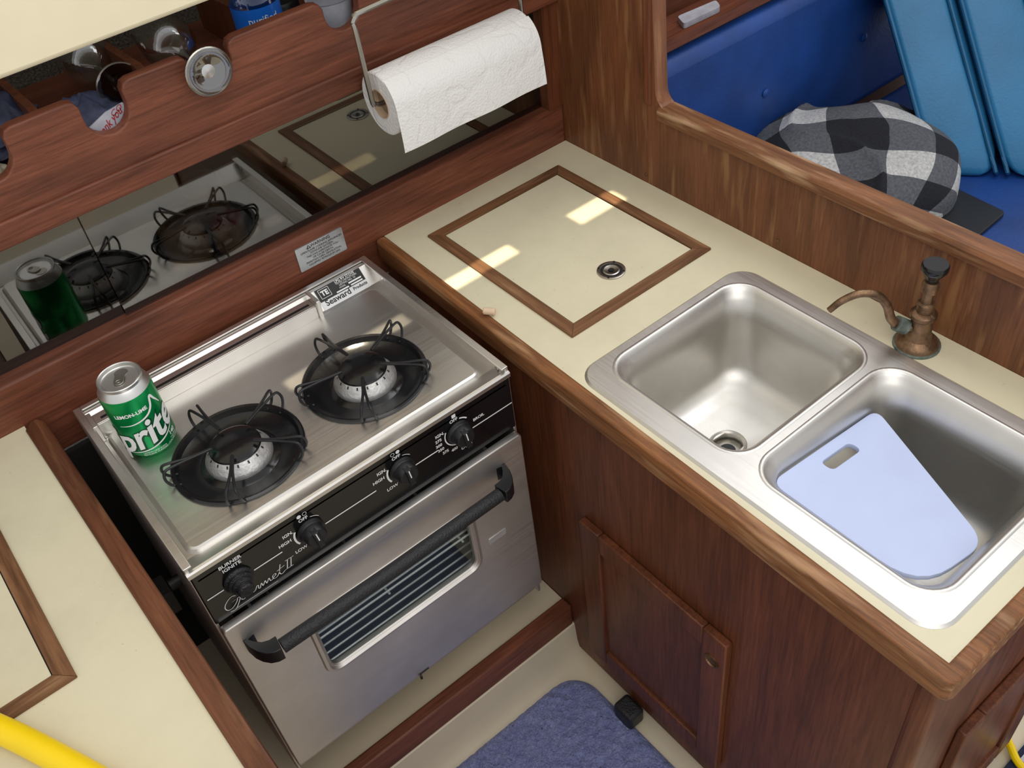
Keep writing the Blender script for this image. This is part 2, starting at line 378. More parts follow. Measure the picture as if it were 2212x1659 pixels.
def wineglass(x,y0,z,label):
    e=empty('wine_glass',(x,y0,z),label,'wine glass',group='wine glasses on the shelf')
    mk('foot',glathe([(.012,.004),(.020,.0015),(.031,0),(.0345,.001),(.035,.003),(.031,.0045),(.018,.007),(.006,.012)],(x,y0,z),(0,1,0)),'footglass',e)
    mk('foot_ring',glathe([(.0338,-.0004),(.0355,.001),(.0355,.003),(.0338,.0045),(.0338,-.0004)],(x,y0,z),(0,1,0),caps=(False,False)),'wire',e)
    mk('stem',glathe([(.0,.003),(.010,.004),(.006,.010),(.004,.03),(.004,.075),(.008,.088)],(x,y0,z),(0,1,0)),'chrome' if y0<1.33 else 'glass',e)
    mk('bowl',glathe([(.008,.086),(.025,.10),(.038,.125),(.040,.15),(.036,.185),(.034,.205),(.0325,.205),(.035,.185),(.0385,.15),(.036,.126),(.02,.104),(.002,.094)],(x,y0,z),(0,1,0),caps=(False,False)),'glass',e)
wineglass(.432,1.318,-.590,'stemmed wine glass lying in a fiddle notch')
wineglass(.335,1.43,-.61,'clear stemmed wine glass lying on the shelf')
def blob(cx,cy,cz,rx,ry,rz,seed,amp=.25,n=48,m=26,squash=.5):
    V=[];F=[]
    for i in range(m+1):
        ph=-pi/2+pi*i/m
        for j in range(n):
            th=2*pi*j/n
            d=Vector((math.cos(ph)*math.cos(th),math.cos(ph)*math.sin(th),math.sin(ph)))
            k=1+amp*noise.noise(d*2.2+Vector((seed,0,0)))+amp*1.1*abs(noise.noise(d*5+Vector((0,seed,0))))
            z=d.z*k*rz
            if z<-rz*squash: z=-rz*squash
            V.append((cx+d.x*k*rx,cy+d.y*k*ry,cz+z))
    for i in range(m):
        for j in range(n):
            k=(j+1)%n
            F.append((i*n+j,i*n+k,(i+1)*n+k,(i+1)*n+j))
    return V,F
e=empty('shopping_bag',(.27,1.45,-.668),'crumpled white and navy plastic bag with red lettering','bag')
mk('bag_body',blob(.272,1.435,-.648,.055,.058,.038,3),'navybag',e,smooth=60)
mk('bag_front',gslab([[(.244,-.655),(.318,-.655),(.324,-.622),(.312,-.602),(.285,-.606),(.255,-.618)]],1.361,1.363,XZ),'bag',e)
mk('lettering',[gtext('thank you',.0190,lambda x,y:(.284+x*.60-y*.1,1.3603,-.622+x*.35+y*.9),off=.0002),gtext('CO',.012,lambda x,y:(.300+x,1.3603,-.609+y+x*.4))],'red',e,fix=False)
mk('fabric_pouch',blob(.172,1.52,-.640,.050,.07,.050,9),'navybag',smooth=60,label='crumpled navy fabric pouch on the shelf',cat='pouch')
mk('folded_cloth',blob(.088,1.425,-.650,.045,.05,.030,19),'cloth',smooth=60,label='pale folded cloth lying on the shelf',cat='cloth')
e=empty('water_bottle',(.575,1.44,-.667),'clear water bottle with blue label on the shelf','bottle')
mk('bottle_body',glathe([(.034,0),(.038,.006),(.036,.05),(.038,.09),(.036,.12),(.018,.15)],(.575,1.44,-.667)),'glass',e)
mk('label_wrap',glathe([(.0385,.05),(.0385,.10)],(.575,1.44,-.667),caps=(False,False)),'bluelab',e)
def wrap(cx,cy,r,th0,z0):
    return lambda s,h:(cx+r*math.cos(th0+s/r),cy+r*math.sin(th0+s/r),z0+h)
mk('lettering',gtext('purified',.016,wrap(.575,1.44,.039,-pi/2-.2,-.585),sub=1),'white',e)
mk('cap',glathe([(.019,.148),(.019,.165),(.016,.167)],(.575,1.44,-.667)),'bluelab',e)
mk('storage_cup',glathe([(.028,0),(.036,.07),(.038,.072),(.034,.07),(.026,.006)],(.69,1.42,-.667)),'bag',label='white plastic cup standing on the shelf',cat='cup')
mk('storage_tin',glathe([(.03,0),(.032,.004),(.032,.06),(.03,.064),(.026,.062)],(.64,1.50,-.667)),'blackmat',label='dark round tin on the shelf',cat='tin')
e=empty('warning_plate',(.525,1.338,-.985),'engraved metal warning plate screwed to the wooden rail','sign')
mk('plate',gslab([rr(.478,.572,-.985,-.938,.002,3)],1.337,1.340,XZ),'plate',e)
lines=[('WARNING',.0085,-.9435),('OPEN FLAME COOKING APPLIANCES',.0052,-.9510),('CONSUME OXYGEN.',.0052,-.9565),('THIS CAN ASPHYXIATE YOU',.0052,-.9620),('OR CAUSE DEATH.',.0052,-.9675),('MAINTAIN OPEN VENTILATION',.0052,-.9730),('LIQUEFIED PETROLEUM GAS',.0052,-.9785)]
mk('lettering',[gtext(s,sz,(lambda zz:lambda x,y:(.527+x,1.3365,zz+y))(z),sx=.95) for s,sz,z in lines],'black_ink',e)
mk('warning_symbol',gslab([[(.499,-.9465),(.508,-.9465),(.5035,-.940)],[(.5005,-.9457),(.5065,-.9457),(.5035,-.9415)]],1.3363,1.3368,XZ),'black_ink',e)
# ------------------------------------------------------------------ countertops
sx0,sx1,sy0,sy1=.650,1.016,.214,.822
hole=rr(sx0+.010,sx1-.010,sy0+.010,sy1-.010,.03)
ct=empty('countertop',(.85,.75,C-.03),'cream laminate countertop with teak edging around the double sink','countertop')
mk('top',gslab([[(.636,.190),(1.0875,.190),(1.0875,1.34),(.650,1.34)],hole],C-.03,C,XY),'cream',ct)
ed=[(.6495,1.336),(.6365,.191),(1.087,.191),(1.087,.170),(.626,.170),(.618,.173),(.613,.181),(.627,1.330),(.632,1.338),(.640,1.340)]
mk('edging',gslab([ed],C-.038,C+.003,XY,bev=.004),'edge',ct,label='worn teak edging')
ct=empty('countertop',(-.4,.75,C-.03),'cream laminate countertop with mahogany edging beside the stove','countertop')
mk('top',gslab([[(-.8,.2),(-.008,.2),(-.022,1.34),(-.8,1.34)]],C-.03,C,XY),'cream',ct)
mk('edging',gslab([[(-.010,.2),(.018,.2),(.006,1.325),(-.002,1.338),(-.014,1.338),(-.024,1.325)]],C-.045,C+.005,XY,bev=.004),'mah_y',ct,label='worn mahogany edging')
def hatch(x0,x1,y0,y1,label,latch=None):
    w=.022
    e=empty('counter_hatch',((x0+x1)/2,(y0+y1)/2,C),label,'hatch')
    a,b_,c,d=(x0,y0),(x1,y0),(x1,y1),(x0,y1); A,B,Cc,D=(x0+w,y0+w),(x1-w,y0+w),(x1-w,y1-w),(x0+w,y1-w)
    g=.0004
    mk('frame_rail',gslab([[(a[0]+g,a[1]),(b_[0]-g,b_[1]),(B[0]-g,B[1]),(A[0]+g,A[1])]],C,C+.0035,XY),'teak_x',e,bevel=.001)
    mk('frame_rail',gslab([[(D[0]+g,D[1]),(Cc[0]-g,Cc[1]),(c[0]-g,c[1]),(d[0]+g,d[1])]],C,C+.0035,XY),'teak_x',e,bevel=.001)
    mk('frame_stile',gslab([[(a[0],a[1]+g),(A[0],A[1]+g),(D[0],D[1]-g),(d[0],d[1]-g)]],C,C+.0035,XY),'teak_y',e,bevel=.001)
    mk('frame_stile',gslab([[(B[0],B[1]+g),(b_[0],b_[1]+g),(c[0],c[1]-g),(Cc[0],Cc[1]-g)]],C,C+.0035,XY),'teak_y',e,bevel=.001)
    mk('lid_gap',gslab([rr(x0+w-.001,x1-w+.001,y0+w-.001,y1-w+.001,.001,2)],C,C+.0004,XY),'dark',e)
    mk('lid',gslab([rr(x0+w+.0018,x1-w-.0018,y0+w+.0018,y1-w-.0018,.001,2)],C,C+.002,XY),'cream',e)
    if latch:
        lx,ly=latch; o=(lx,ly,C+.002)
        l=mk('latch',[glathe([(.024,0),(.024,.002),(.022,.0028),(.0185,.0022),(.0185,.001)],o),glathe([(.0145,0),(.0145,.0022),(.0125,.003),(.005,.001)],o)],'wire',e,label='chrome flush ring latch')
        sub(mk('latch_recess',[glathe([(.0188,.0009),(.0188,.0012)],o),glathe([(.004,.0028),(.004,.0034)],o)]+[glathe([(.002,.0026),(.002,.0033)],(lx+.0213*math.cos(k*pi/2+.6),ly+.0213*math.sin(k*pi/2+.6),C+.002)) for k in range(4)],'blackmat'),l)
hatch(.703,1.015,.886,1.278,'cream hatch lid in mitred teak frame beside the stove',(.859,.964))
hatch(-.50,-.117,.854,1.25,'cream hatch lid in teak frame on the counter')
mk('ear_plug',gtube([(.640,1.030,C+.010),(.652,1.014,C+.010)],.006,14),'foam',bevel=.002,label='small beige foam ear plug on the counter edge',cat='ear plug')
# ------------------------------------------------------------------ cabinets
cab=empty('galley_cabinet',(.85,.7,-1.81),'dark mahogany sink cabinet with framed doors','cabinet')
mk('body',[gbox(.640,.655,.195,1.338,-1.81,C-.041),gbox(.655,1.086,.195,.21,-1.81,C-.041)],'mah_z',cab)
mk('corner_post',gbox(.634,.662,.186,.215,-1.81,C-.041),'mah_z',cab,bevel=.008,bseg=3)
def door_x(x,y0,y1,z0,z1,w=.05):
    return [gbox(x-.016,x,y0,y0+w,z0,z1),gbox(x-.016,x,y1-w,y1,z0,z1),gbox(x-.0155,x,y0+w,y1-w,z0,z0+w),gbox(x-.0155,x,y0+w,y1-w,z1-w,z1)]
dr=mk('door',door_x(.640,.480,.812,-1.735,-1.318,.048)+[gbox(.631,.640,.52,.78,-1.70,-1.36)],'mah_z',cab,bevel=.003,label='framed mahogany door with finger hole')
sub(mk('finger_hole',[glathe([(.014,0),(.014,.002),(.011,.003),(.010,.0005)],(.624,.505,-1.385),(-1,0,0))],'bronze'),dr)
sub(mk('hinge',[gtube([(.634,.816,-1.40),(.634,.816,-1.44)],.004)],'bronze'),dr)
sub(mk('hinge',[gtube([(.634,.816,-1.64),(.634,.816,-1.68)],.004)],'bronze'),dr)
y=.195
g=[gbox(.79,.84,y-.016,y,-1.79,-1.37),gbox(1.03,1.08,y-.016,y,-1.79,-1.37),gbox(.84,1.03,y-.016,y,-1.79,-1.74),gbox(.84,1.03,y-.016,y,-1.42,-1.37),gbox(.82,1.05,y-.009,y,-1.76,-1.40)]
d2=mk('door',g,'mah_z',cab,bevel=.003,label='framed mahogany door on the cabinet end')
sub(mk('latch',glathe([(.008,0),(.008,.012),(.005,.016)],(.775,.195,-1.55),(0,-1,0)),'chrome'),d2)
mk('galley_cabinet',[gbox(-.8,-.012,.23,.245,-1.86,C-.046),gbox(-.027,-.012,.245,1.338,-1.86,C-.046)],'mah_z',label='dark mahogany cabinet under the side counter',cat='cabinet')
mk('stove_bay_shelf',gbox(-.012,.639,.906,1.329,-1.72,-1.678),'liner',label='cream shelf under the stove',cat='shelf')
mk('stove_bay_fiddle',gbox(-.012,.639,.878,.905,-1.734,-1.668),'mah_x',bevel=.004,label='mahogany fiddle board below the stove',cat='trim board')
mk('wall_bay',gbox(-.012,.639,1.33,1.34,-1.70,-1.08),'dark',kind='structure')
# ------------------------------------------------------------------ stove
st=empty('stove',(.32,1.1,-1.678),'stainless two-burner marine gas stove with oven','stove')
X0,X1,Y0,Y1=.047,.592,.909,1.318
DZ=-1.030
body=[gbox(X0,X0+.006,Y0,Y1,-1.60,C-.001),gbox(X1-.006,X1,Y0,Y1,-1.60,C-.001),gbox(X0+.006,X1-.006,Y1-.006,Y1,-1.60,C-.001),
      gbox(X0+.006,X1-.006,Y0+.01,Y1-.006,-1.60,-1.59)]
body+=[gbox(X0+.03,X0+.07,1.03,1.07,-1.678,-1.60),gbox(X1-.07,X1-.03,1.03,1.07,-1.678,-1.60),gbox(X0+.03,X0+.07,Y1-.07,Y1-.03,-1.678,-1.60),gbox(X1-.07,X1-.03,Y1-.07,Y1-.03,-1.678,-1.60)]
mk('body',body,'ss_v',st,bevel=.0015)
mk('top_rim',[gbox(X0,X0+.012,Y0,Y1,C-.003,C),gbox(X1-.012,X1,Y0,Y1,C-.003,C),gbox(X0+.012,X1-.012,Y1-.010,Y1,C-.003,C)],'ss',st,bevel=.001)
def circ(cx,cy,r,n=48): return [(cx+r*math.cos(2*pi*i/n),cy+r*math.sin(2*pi*i/n)) for i in range(n)]
BU=[(.430,1.073),(.2045,1.071)]; BR=.099
dk=[gslab([rr(X0+.006,X1-.006,Y0-.002,Y1-.006,.004,3)]+[circ(a,b_,BR-.004) for a,b_ in BU],DZ-.003,DZ,XY)]
px0,px1,py0,py1=.066,.572,.948,1.262
dk+=[gslab([rr(px0+.007,px1-.007,py0+.007,py1-.007,.012,5)]+[circ(a,b_,BR-.004) for a,b_ in BU],DZ+.002,DZ+.006,XY)]
dk+=[gloft([[(x,y,DZ) for x,y in rr(px0,px1,py0,py1,.018,5)],[(x,y,DZ+.0045) for x,y in rr(px0+.003,px1-.003,py0+.003,py1-.003,.016,5)],[(x,y,DZ+.006) for x,y in rr(px0+.007,px1-.007,py0+.007,py1-.007,.012,5)]],False,False)]
dk+=[gloft([[(x,1.272,DZ),(x,1.300,C-.004),(x,1.312,C-.004),(x,1.312,DZ)] for x in (X0+.006,X1-.006)])]
lip=[(Y0-.004,-1.019),(Y0-.004,-1.012),(Y0-.002,-1.0095),(Y0+.002,-1.009),(Y0+.034,DZ+.005),(Y0+.039,DZ+.001),(Y0+.039,DZ-.002),(Y0+.002,DZ-.002),(Y0+.002,-1.019)]
dk+=[gloft([[(x,a,b_) for a,b_ in lip] for x in (X0,X1)])]
mk('cooktop',dk,'ss',st,smooth=30)
br=mk('rear_bracket',[gbox(.065,.455,1.256,1.259,DZ,DZ+.030),gbox(.065,.455,1.259,1.284,DZ+.027,DZ+.030),gbox(.057,.065,1.250,1.288,DZ,DZ+.034),gbox(.455,.462,1.250,1.290,DZ,DZ+.042)],'ss',st,bevel=.001)
sub(mk('bracket_slot',[gbox(.075,.448,1.266,1.271,DZ+.0300,DZ+.0306)],'blackmat'),br)
for yy in (.93,1.25):
    mk('side_screw',glathe([(.004,0),(.004,.002)],(X1-.006,yy,-1.014),(-1,0,0),12),'chrome',st)
sl_ux=Vector((0,.028,.026)).normalized(); sl_n=Vector((0,-sl_ux.z,sl_ux.y))
def sl(s,h,o=.0): return (.474+s,1.272+sl_ux.y*h+sl_n.y*(.0006+o),DZ+sl_ux.z*h+sl_n.z*(.0006+o))
def quad(s0,s1,h0,h1,o): return ([sl(s0,h0,o),sl(s1,h0,o),sl(s1,h1,o),sl(s0,h1,o)],[(0,1,2,3)])
mk('rating_label',quad(0,.094,-.0005,.0385,0),'label',st,fix=False,label='silver and black rating label')
mk('rating_label_print',[quad(.001,.093,.0145,.038,.0003)]+[gtext('Seaward',.0148,lambda x,y:sl(.033+x,.0090+y,.0004),off=.0003),gtext('Products',.0078,lambda x,y:sl(.078+x,.0088+y,.0004),off=.0002)],'black_ink',st,fix=False)
w=[gtext('LPG RV STOVE',.0062,lambda x,y:sl(.061+x,.0352+y,.0006),off=.0001),gtext('TESTED LABORATORIES',.0040,lambda x,y:sl(.062+x,.0310+y,.0006)),gtext('LISTING NO. 10',.0048,lambda x,y:sl(.062+x,.0268+y,.0006)),gtext('MODEL',.0038,lambda x,y:sl(.05+x,.0222+y,.0006)),
   quad(.062,.088,.0208,.0235,.0006),quad(.035,.060,.0160,.0185,.0006),quad(.064,.088,.016,.0185,.0006),
   quad(.006,.0265,.0185,.0192,.0006),quad(.006,.0265,.0350,.0357,.0006),quad(.006,.0068,.0185,.0357,.0006),quad(.0257,.0265,.0185,.0357,.0006),gtext('TE',.0125,lambda x,y:sl(.0162+x,.0270+y,.0006),off=.0005)]
mk('rating_label_text',w,'white',st,fix=False)
def hair(ang):
    c,s=math.cos(ang),math.sin(ang)
    def P(r,t,z): return (r*c-t*s,r*s+t*c,z)
    pts=[P(.090,.012,.000),P(.101,.011,.004),P(.107,.010,.016),P(.106,.008,.027),P(.100,.006,.0325),P(.080,.003,.0315),P(.062,.0013,.0305),P(.036,.0008,.0300),P(.036,-.0008,.0300),P(.062,-.0013,.0305),P(.080,-.003,.0315),P(.100,-.006,.0325),P(.106,-.008,.027),P(.107,-.010,.016),P(.101,-.011,.004),P(.090,-.012,.000)]
    return gtube(pts,.0022,8,smooth=3)
def burner(cx,cy,rot):
    dish=mk('burner',glathe([(.0995,0),(.1005,.003),(.098,.0052),(.094,.004),(.090,-.004),(.078,-.010),(.060,-.011),(.052,-.006),(.048,-.006),(.048,-.014),(.094,-.018),(.099,-.004)],(0,0,0),n=64,caps=(False,False)),'enamel',st,label='black enamel gas burner with wire grate')
    dish.location=(cx,cy,DZ+.006)
    dish.matrix_parent_inverse=Matrix.Translation(-Vector(st.location))
    sub(mk('burner_head',glathe([(.050,-.010),(.0505,-.002),(.048,.003),(.041,.013),(.038,.017),(.0,.017)],(0,0,0),n=48),'alum'),dish)
    sl_=[]
    for k in range(16):
        a=2*pi*k/16; c,s=math.cos(a),math.sin(a)
        def q(r,t,z): return (r*c-t*s,r*s+t*c,z)
        sl_.append(([q(.0424,-.0012,.0118),q(.0424,.0012,.0118),q(.0397,.0012,.0155),q(.0397,-.0012,.0155)],[(0,1,2,3)]))
    sub(mk('flame_port',sl_,'blackmat',fix=False),dish)
    sub(mk('cap',glathe([(.037,.0155),(.0390,.0175),(.0380,.0205),(.031,.0240),(.014,.0262),(.0,.0266)],n=48),'enamel'),dish)
    sub(mk('grate',[hair(math.radians(rot+72*k)) for k in range(5)],'blackmat'),dish)
burner(*BU[0],98); burner(*BU[1],98)
# control panel
PY=Y0-.002
mk('control_panel',gbox(X0+.002,X1-.002,PY,PY+.015,-1.130,-1.018),'blackgl',st,bevel=.002)
pt=lambda x0,z0:(lambda x,y:(x0+x,PY-.0006,z0+y))
pr=[]
def ptx(s,size,x,z,al='CENTER',shear=0,off=.0002): pr.append(gtext(s,size,pt(x,z),al,shear,off))
def pq(x0,x1,z0,z1): pr.append(([(x0,PY-.0006,z0),(x1,PY-.0006,z0),(x1,PY-.0006,z1),(x0,PY-.0006,z1)],[(0,1,2,3)]))
KN=[(.220,-1.066),(.379,-1.062),(.484,-1.062)]
LZ=-1.074
for a,b_ in ((.055,.080),(.127,.172),(.243,.331),(.402,.444),(.510,X1-.004)): pq(a,b_,LZ-.0011,LZ+.0011)
ptx('BURNER',.0090,.103,-1.033); ptx('IGNITE',.0090,.103,-1.042)
def ring(cx,cz,r0,r1,a0,a1,n=14):
    V=[];F=[]
    for i in range(n+1):
        a=math.radians(a0+(a1-a0)*i/n)
        V+=[(cx+r0*math.cos(a),PY-.0006,cz+r0*math.sin(a)),(cx+r1*math.cos(a),PY-.0006,cz+r1*math.sin(a))]
    for i in range(n): F.append((2*i,2*i+1,2*i+3,2*i+2))
    pr.append((V,F))
for i,(kx,kz) in enumerate(KN[:2]):
    ptx('OFF',.0084,kx-.004,kz+.0265); ptx('IGN.',.0084,kx-.032,kz+.016); ptx('HIGH',.0084,kx-.040,kz+.003); ptx('LOW',.0084,kx-.022,kz-.026)
    if i: ptx('RIGHT',.0084,kx+.010,kz-.032)
    ring(kx,kz,.0235,.0245,40,75); ring(kx,kz,.0235,.0265,150,215)
    ring(kx-.0085,kz+.0352,0 if i==0 else .0027,.0034,0,360,16)
    ring(kx+.0005,kz+.0352,0 if i==1 else .0027,.0034,0,360,16)
kx,kz=KN[2]
ptx('OFF',.0084,kx-.004,kz+.0265); ptx('IGN.',.0082,kx-.032,kz+.015)
pq(kx-.006,kx+.001,kz+.0315,kz+.0385)
ptx('275',.0078,kx-.036,kz+.005); ptx('300',.0078,kx-.037,kz-.005); ptx('350',.0078,kx-.035,kz-.015); ptx('375',.0078,kx-.028,kz-.025); ptx('400',.0078,kx-.012,kz-.031); ptx('450',.0078,kx+.006,kz-.031); ptx('OVEN',.0078,kx+.010,kz-.040); ptx('BROIL',.0078,kx+.040,kz+.002)
ring(kx,kz,.0235,.026,40,75); ring(kx,kz,.0235,.0255,150,270)
def stroke(P,w=.0007):
    P=catmull([(a,b_,0) for a,b_ in P],6); n=len(P); V=[];F=[]
    for i,p in enumerate(P):
        t=(P[min(i+1,n-1)]-P[max(i-1,0)]).normalized(); nn=Vector((-t.y,t.x,0))*w*(.6+.5*abs(t.y))
        V+=[(p.x+nn.x,PY-.0006,p.y+nn.y),(p.x-nn.x,PY-.0006,p.y-nn.y)]
    for i in range(n-1): F.append((2*i,2*i+1,2*i+3,2*i+2))
    pr.append((V,F))
gx,gz=.070,-1.110
def S(pts): stroke([(gx+a*.001,gz+b_*.001) for a,b_ in pts],.0006)
S([(20,12),(14,15),(5,10),(0,2),(2,-6),(9,-7),(17,-1),(20,5),(12,4),(24,5),(20,-4),(12,-13),(4,-12)])
S([(24,-2),(28,3),(32,3),(31,-3),(27,-4),(25,0),(30,5),(36,3)])
S([(36,4),(35,-3),(39,-3),(44,4),(43,-3),(47,-2)])
S([(47,-2),(51,4),(53,3),(52,-2),(54,-4)]); S([(54,-4),(58,4),(59,-3),(64,4),(65,-3),(70,4),(71,-3),(75,-2)])
S([(75,-1),(81,2),(80,5),(76,3),(76,-3),(82,-3),(88,4)]); S([(92,16),(87,2),(89,-4),(96,-1)]); S([(84,7),(97,9)])
S([(104,16),(99,-1)]); S([(110,16),(105,-1)]); S([(100,16),(114,16)]); S([(95,-1),(109,-1)])
pq(.085,.150,-1.1225,-1.1219)
mk('panel_print',pr,'white',st,fix=False)
for kx,kz in KN:
    kb=mk('knob',[glathe([(.0205,0),(.0215,.002),(.0205,.005),(.0175,.007),(.0165,.020),(.015,.0225),(.0,.0225)],(0,0,0),(0,-1,0),n=32),gbox(-.0045,.0045,-.027,-.006,-.0165,.0165)],'blackmat',st,bevel=.001,label='black gas control knob')
    kb.location=(kx,PY,kz)
    sub(mk('pointer',gbox(-.0008,.0008,-.0275,-.0268,.0,.0155),'white'),kb)
    kb.rotation_euler=(0,math.radians(-6),0)
ig=mk('igniter_button',[glathe([(.0215,0),(.022,.003),(.0185,.006),(.0185,.010),(.015,.012),(.015,.016),(.012,.018),(.012,.026),(.010,.028),(.0,.028)],(.103,PY,-1.072),(0,-1,0))],'blackrub',st,label='black rubber igniter button')
# oven door
DY=Y0-.016
dx0,dx1,dz0,dz1=.050,.588,-1.552,-1.136
wx0,wx1,wz0,wz1=.168,.462,-1.372,-1.232
door=mk('oven_door',[gslab([rr(dx0,dx1,dz0,dz1,.006,4),rr(wx0,wx1,wz0,wz1,.018,6)],DY,DY+.014,XZ,bev=.002)]
   +[gloft([[(x,DY-.003,z) for x,z in rr(wx0-.010,wx1+.010,wz0-.010,wz1+.010,.026,6)],[(x,DY-.004,z) for x,z in rr(wx0-.005,wx1+.005,wz0-.005,wz1+.005,.022,6)],[(x,DY+.003,z) for x,z in rr(wx0+.001,wx1-.001,wz0+.001,wz1-.001,.017,6)]],False,False)]
   +[gloft([[(x,DY+.001,z) for x,z in rr(wx0-.013,wx1+.013,wz0-.013,wz1+.013,.029,6)],[(x,DY-.003,z) for x,z in rr(wx0-.010,wx1+.010,wz0-.010,wz1+.010,.026,6)]],False,False)],'ss_v',st,label='brushed stainless oven door')
sub(mk('window',gslab([rr(wx0,wx1,wz0,wz1,.017,6)],DY+.005,DY+.008,XZ),'ovenglass'),door)
hy=DY-.036; hz=-1.190
sub(mk('handle',gtube([(.108,hy,hz),(.30,hy-.002,hz),(.508,hy,hz)],.0115,16),'blackrub',label='black textured bar handle'),door)
def gend(x,s):
    prs=[(0,-.0125,.0125,.0130),(.010,-.011,.013,.0130),(.020,-.005,.017,.0135),(.028,.006,.026,.0140),(.033,.018,.034,.0145),(.036,.036,.036,.0150)]
    rings=[]
    for dx_,ya,yb,hw in prs:
        if dx_<.036: rings.append([(x+s*dx_,hy+ya,hz-hw),(x+s*dx_,hy+ya,hz+hw),(x+s*(dx_-.004),hy+yb,hz+hw),(x+s*(dx_-.004),hy+yb,hz-hw)])
        else: rings.append([(x+s*dx_,hy+.036,hz-hw),(x+s*dx_,hy+.036,hz+hw),(x+s*(dx_-.018),hy+.036,hz+hw),(x+s*(dx_-.018),hy+.036,hz-hw)])
    return gloft(rings)
sub(mk('handle_bracket',gend(.104,-1),'blackmat',bevel=.003),door)
sub(mk('handle_bracket',gend(.512,1),'blackmat',bevel=.003),door)
sub(mk('badge',gbox(.492,.528,DY-.0012,DY,-1.343,-1.328),'label',bevel=.0005,label='small worn silver sticker'),door)
sub(mk('catch',[gtube([(.300,DY-.004,-1.548),(.300,DY-.004,-1.558)],.0025),gbox(.300,.320,DY-.0015,DY,-1.550,-1.547)],'blackmat'),door)
mk('oven_cavity',[gbox(.10,.54,Y0+.35,Y0+.355,-1.52,-1.16),gbox(.10,.105,Y0,Y0+.35,-1.52,-1.16),gbox(.535,.54,Y0,Y0+.35,-1.52,-1.16),gbox(.10,.54,Y0,Y0+.35,-1.525,-1.52)],'cavity',st)
rack=[gtube([(.11,.910+.010*k,-1.305),(.53,.910+.010*k,-1.305)],.0019,6) for k in range(14)]+[gtube([(x_,.906,-1.309),(x_,1.06,-1.309)],.0022,6) for x_ in (.15,.30,.45)]
rack+=[gtube([(.11,.912+.016*k,-1.40),(.53,.912+.016*k,-1.40)],.0022,6) for k in range(12)]
mk('oven_rack',rack,'rack',st)
mk('gimbal_bracket',[glathe([(.010,0),(.010,.018),(.006,.020)],(X0,1.08,-1.20),(-1,0,0)),gbox(-.011,X0-.020,1.06,1.10,-1.24,-1.19)],'blackmat',st)
mk('gimbal_bracket',[glathe([(.010,0),(.010,.018),(.006,.020)],(X1,1.08,-1.20),(1,0,0)),gbox(X1+.020,.639,1.06,1.10,-1.24,-1.19)],'blackmat',st)
# ------------------------------------------------------------------ soda can
CX,CY,CZ=.118,1.187,DZ+.0062; CR,CH=.0385,.138
q=CH/.150; k_=CR/.0425
can=empty('soda_can',(CX,CY,CZ),'green lemon-lime soda can standing on the cooktop','soda can')
mk('can_body',glathe([(r*k_,z*q) for r,z in [(.030,.002),(.034,.0),(.036,.004),(.0415,.012),(.0425,.016),(.0425,.126),(.0415,.130)]],(CX,CY,CZ),n=64,caps=(True,False)),'green',can)
mk('can_neck',glathe([(r*k_,z*q) for r,z in [(.0415,.130),(.0375,.139),(.0345,.143),(.0348,.147),(.0355,.149),(.0345,.150),(.033,.149),(.0325,.143),(.0315,.142),(.028,.1445),(.0,.1445)]],(CX,CY,CZ),n=64,caps=(False,True)),'cansil',can)
tz=CZ+.1465*q
ta=math.radians(60); tf=lambda x,y,z:(CX+(x*math.cos(ta)-y*math.sin(ta))*k_,CY+(x*math.sin(ta)+y*math.cos(ta))*k_,z)
mk('pull_tab',[gslab([rr(-.016,.010,-.008,.008,.0075,6),rr(-.013,-.005,-.0045,.0045,.004,5)],tz-.0008,tz+.0008,tf),gslab([rr(.004,.024,-.011,.011,.0105,6)],CZ+.1446*q,CZ+.1452*q,tf)],'wire',can)
TH=math.radians(-93)
def wr(th,z,o=.0005): return wrap(CX,CY,CR+o,th,CZ+z)
def rot2(fn,deg): 
    c,s=math.cos(math.radians(deg)),math.sin(math.radians(deg))
    return lambda x,y:fn(x*c-y*s,x*s+y*c)
mk('logo_shadow',[gtext('Sprite',.064,rot2(wr(TH-.44,.046,.0003),14),shear=.35,off=.0040,sub=3,sx=.88)],'dgreen',can,fix=False,smooth=0)
mk('lettering',[gtext('Sprite',.064,rot2(wr(TH-.46,.047,.0007),14),shear=.35,off=.0016,sub=3,sx=.88),
  gtext('LEMON-LIME',.0088,rot2(wr(TH-.32,.094),4),off=.0003,sub=1),
  gtext('140',.010,wr(TH+.85,.026),off=.0003,sub=1),gtext('CALORIES',.0038,wr(TH+.85,.019),sub=1),
  gtext('LEMON LIME SODA',.0042,wr(TH-.1,.0165),sub=1),gtext('NATURAL FLAVORS',.0042,wr(TH-.1,.0125),sub=1),gtext('12 FL OZ (355 mL)',.0038,wr(TH+.85,.0145),sub=1)],'white',can,fix=False,smooth=0)
def ribbon(pts,fn,w0,w1):
    P=catmull([(a,b_,0) for a,b_ in pts],8); n=len(P); V=[];F=[]
    for i,p in enumerate(P):
        t=(P[min(i+1,n-1)]-P[max(i-1,0)]).normalized(); nn=Vector((-t.y,t.x,0)); k=i/(n-1); w=(w0+(w1-w0)*k)*math.sin(pi*min(max(k,.04),.96))**.5
        V+=[fn(p.x+nn.x*w,p.y+nn.y*w),fn(p.x-nn.x*w,p.y-nn.y*w)]
    for i in range(n-1): F.append((2*i,2*i+1,2*i+3,2*i+2))
    return V,F
mk('swoosh',[ribbon([(-.040,.074),(-.018,.076),(.003,.082),(.014,.092),(.020,.108),(.026,.098),(.034,.084)],wr(TH+.1,0),.0013,.0024),ribbon([(-.045,.018),(-.01,.022),(.02,.030),(.045,.042)],wr(TH,0),.001,.0016)],'white',can,fix=False,smooth=0)
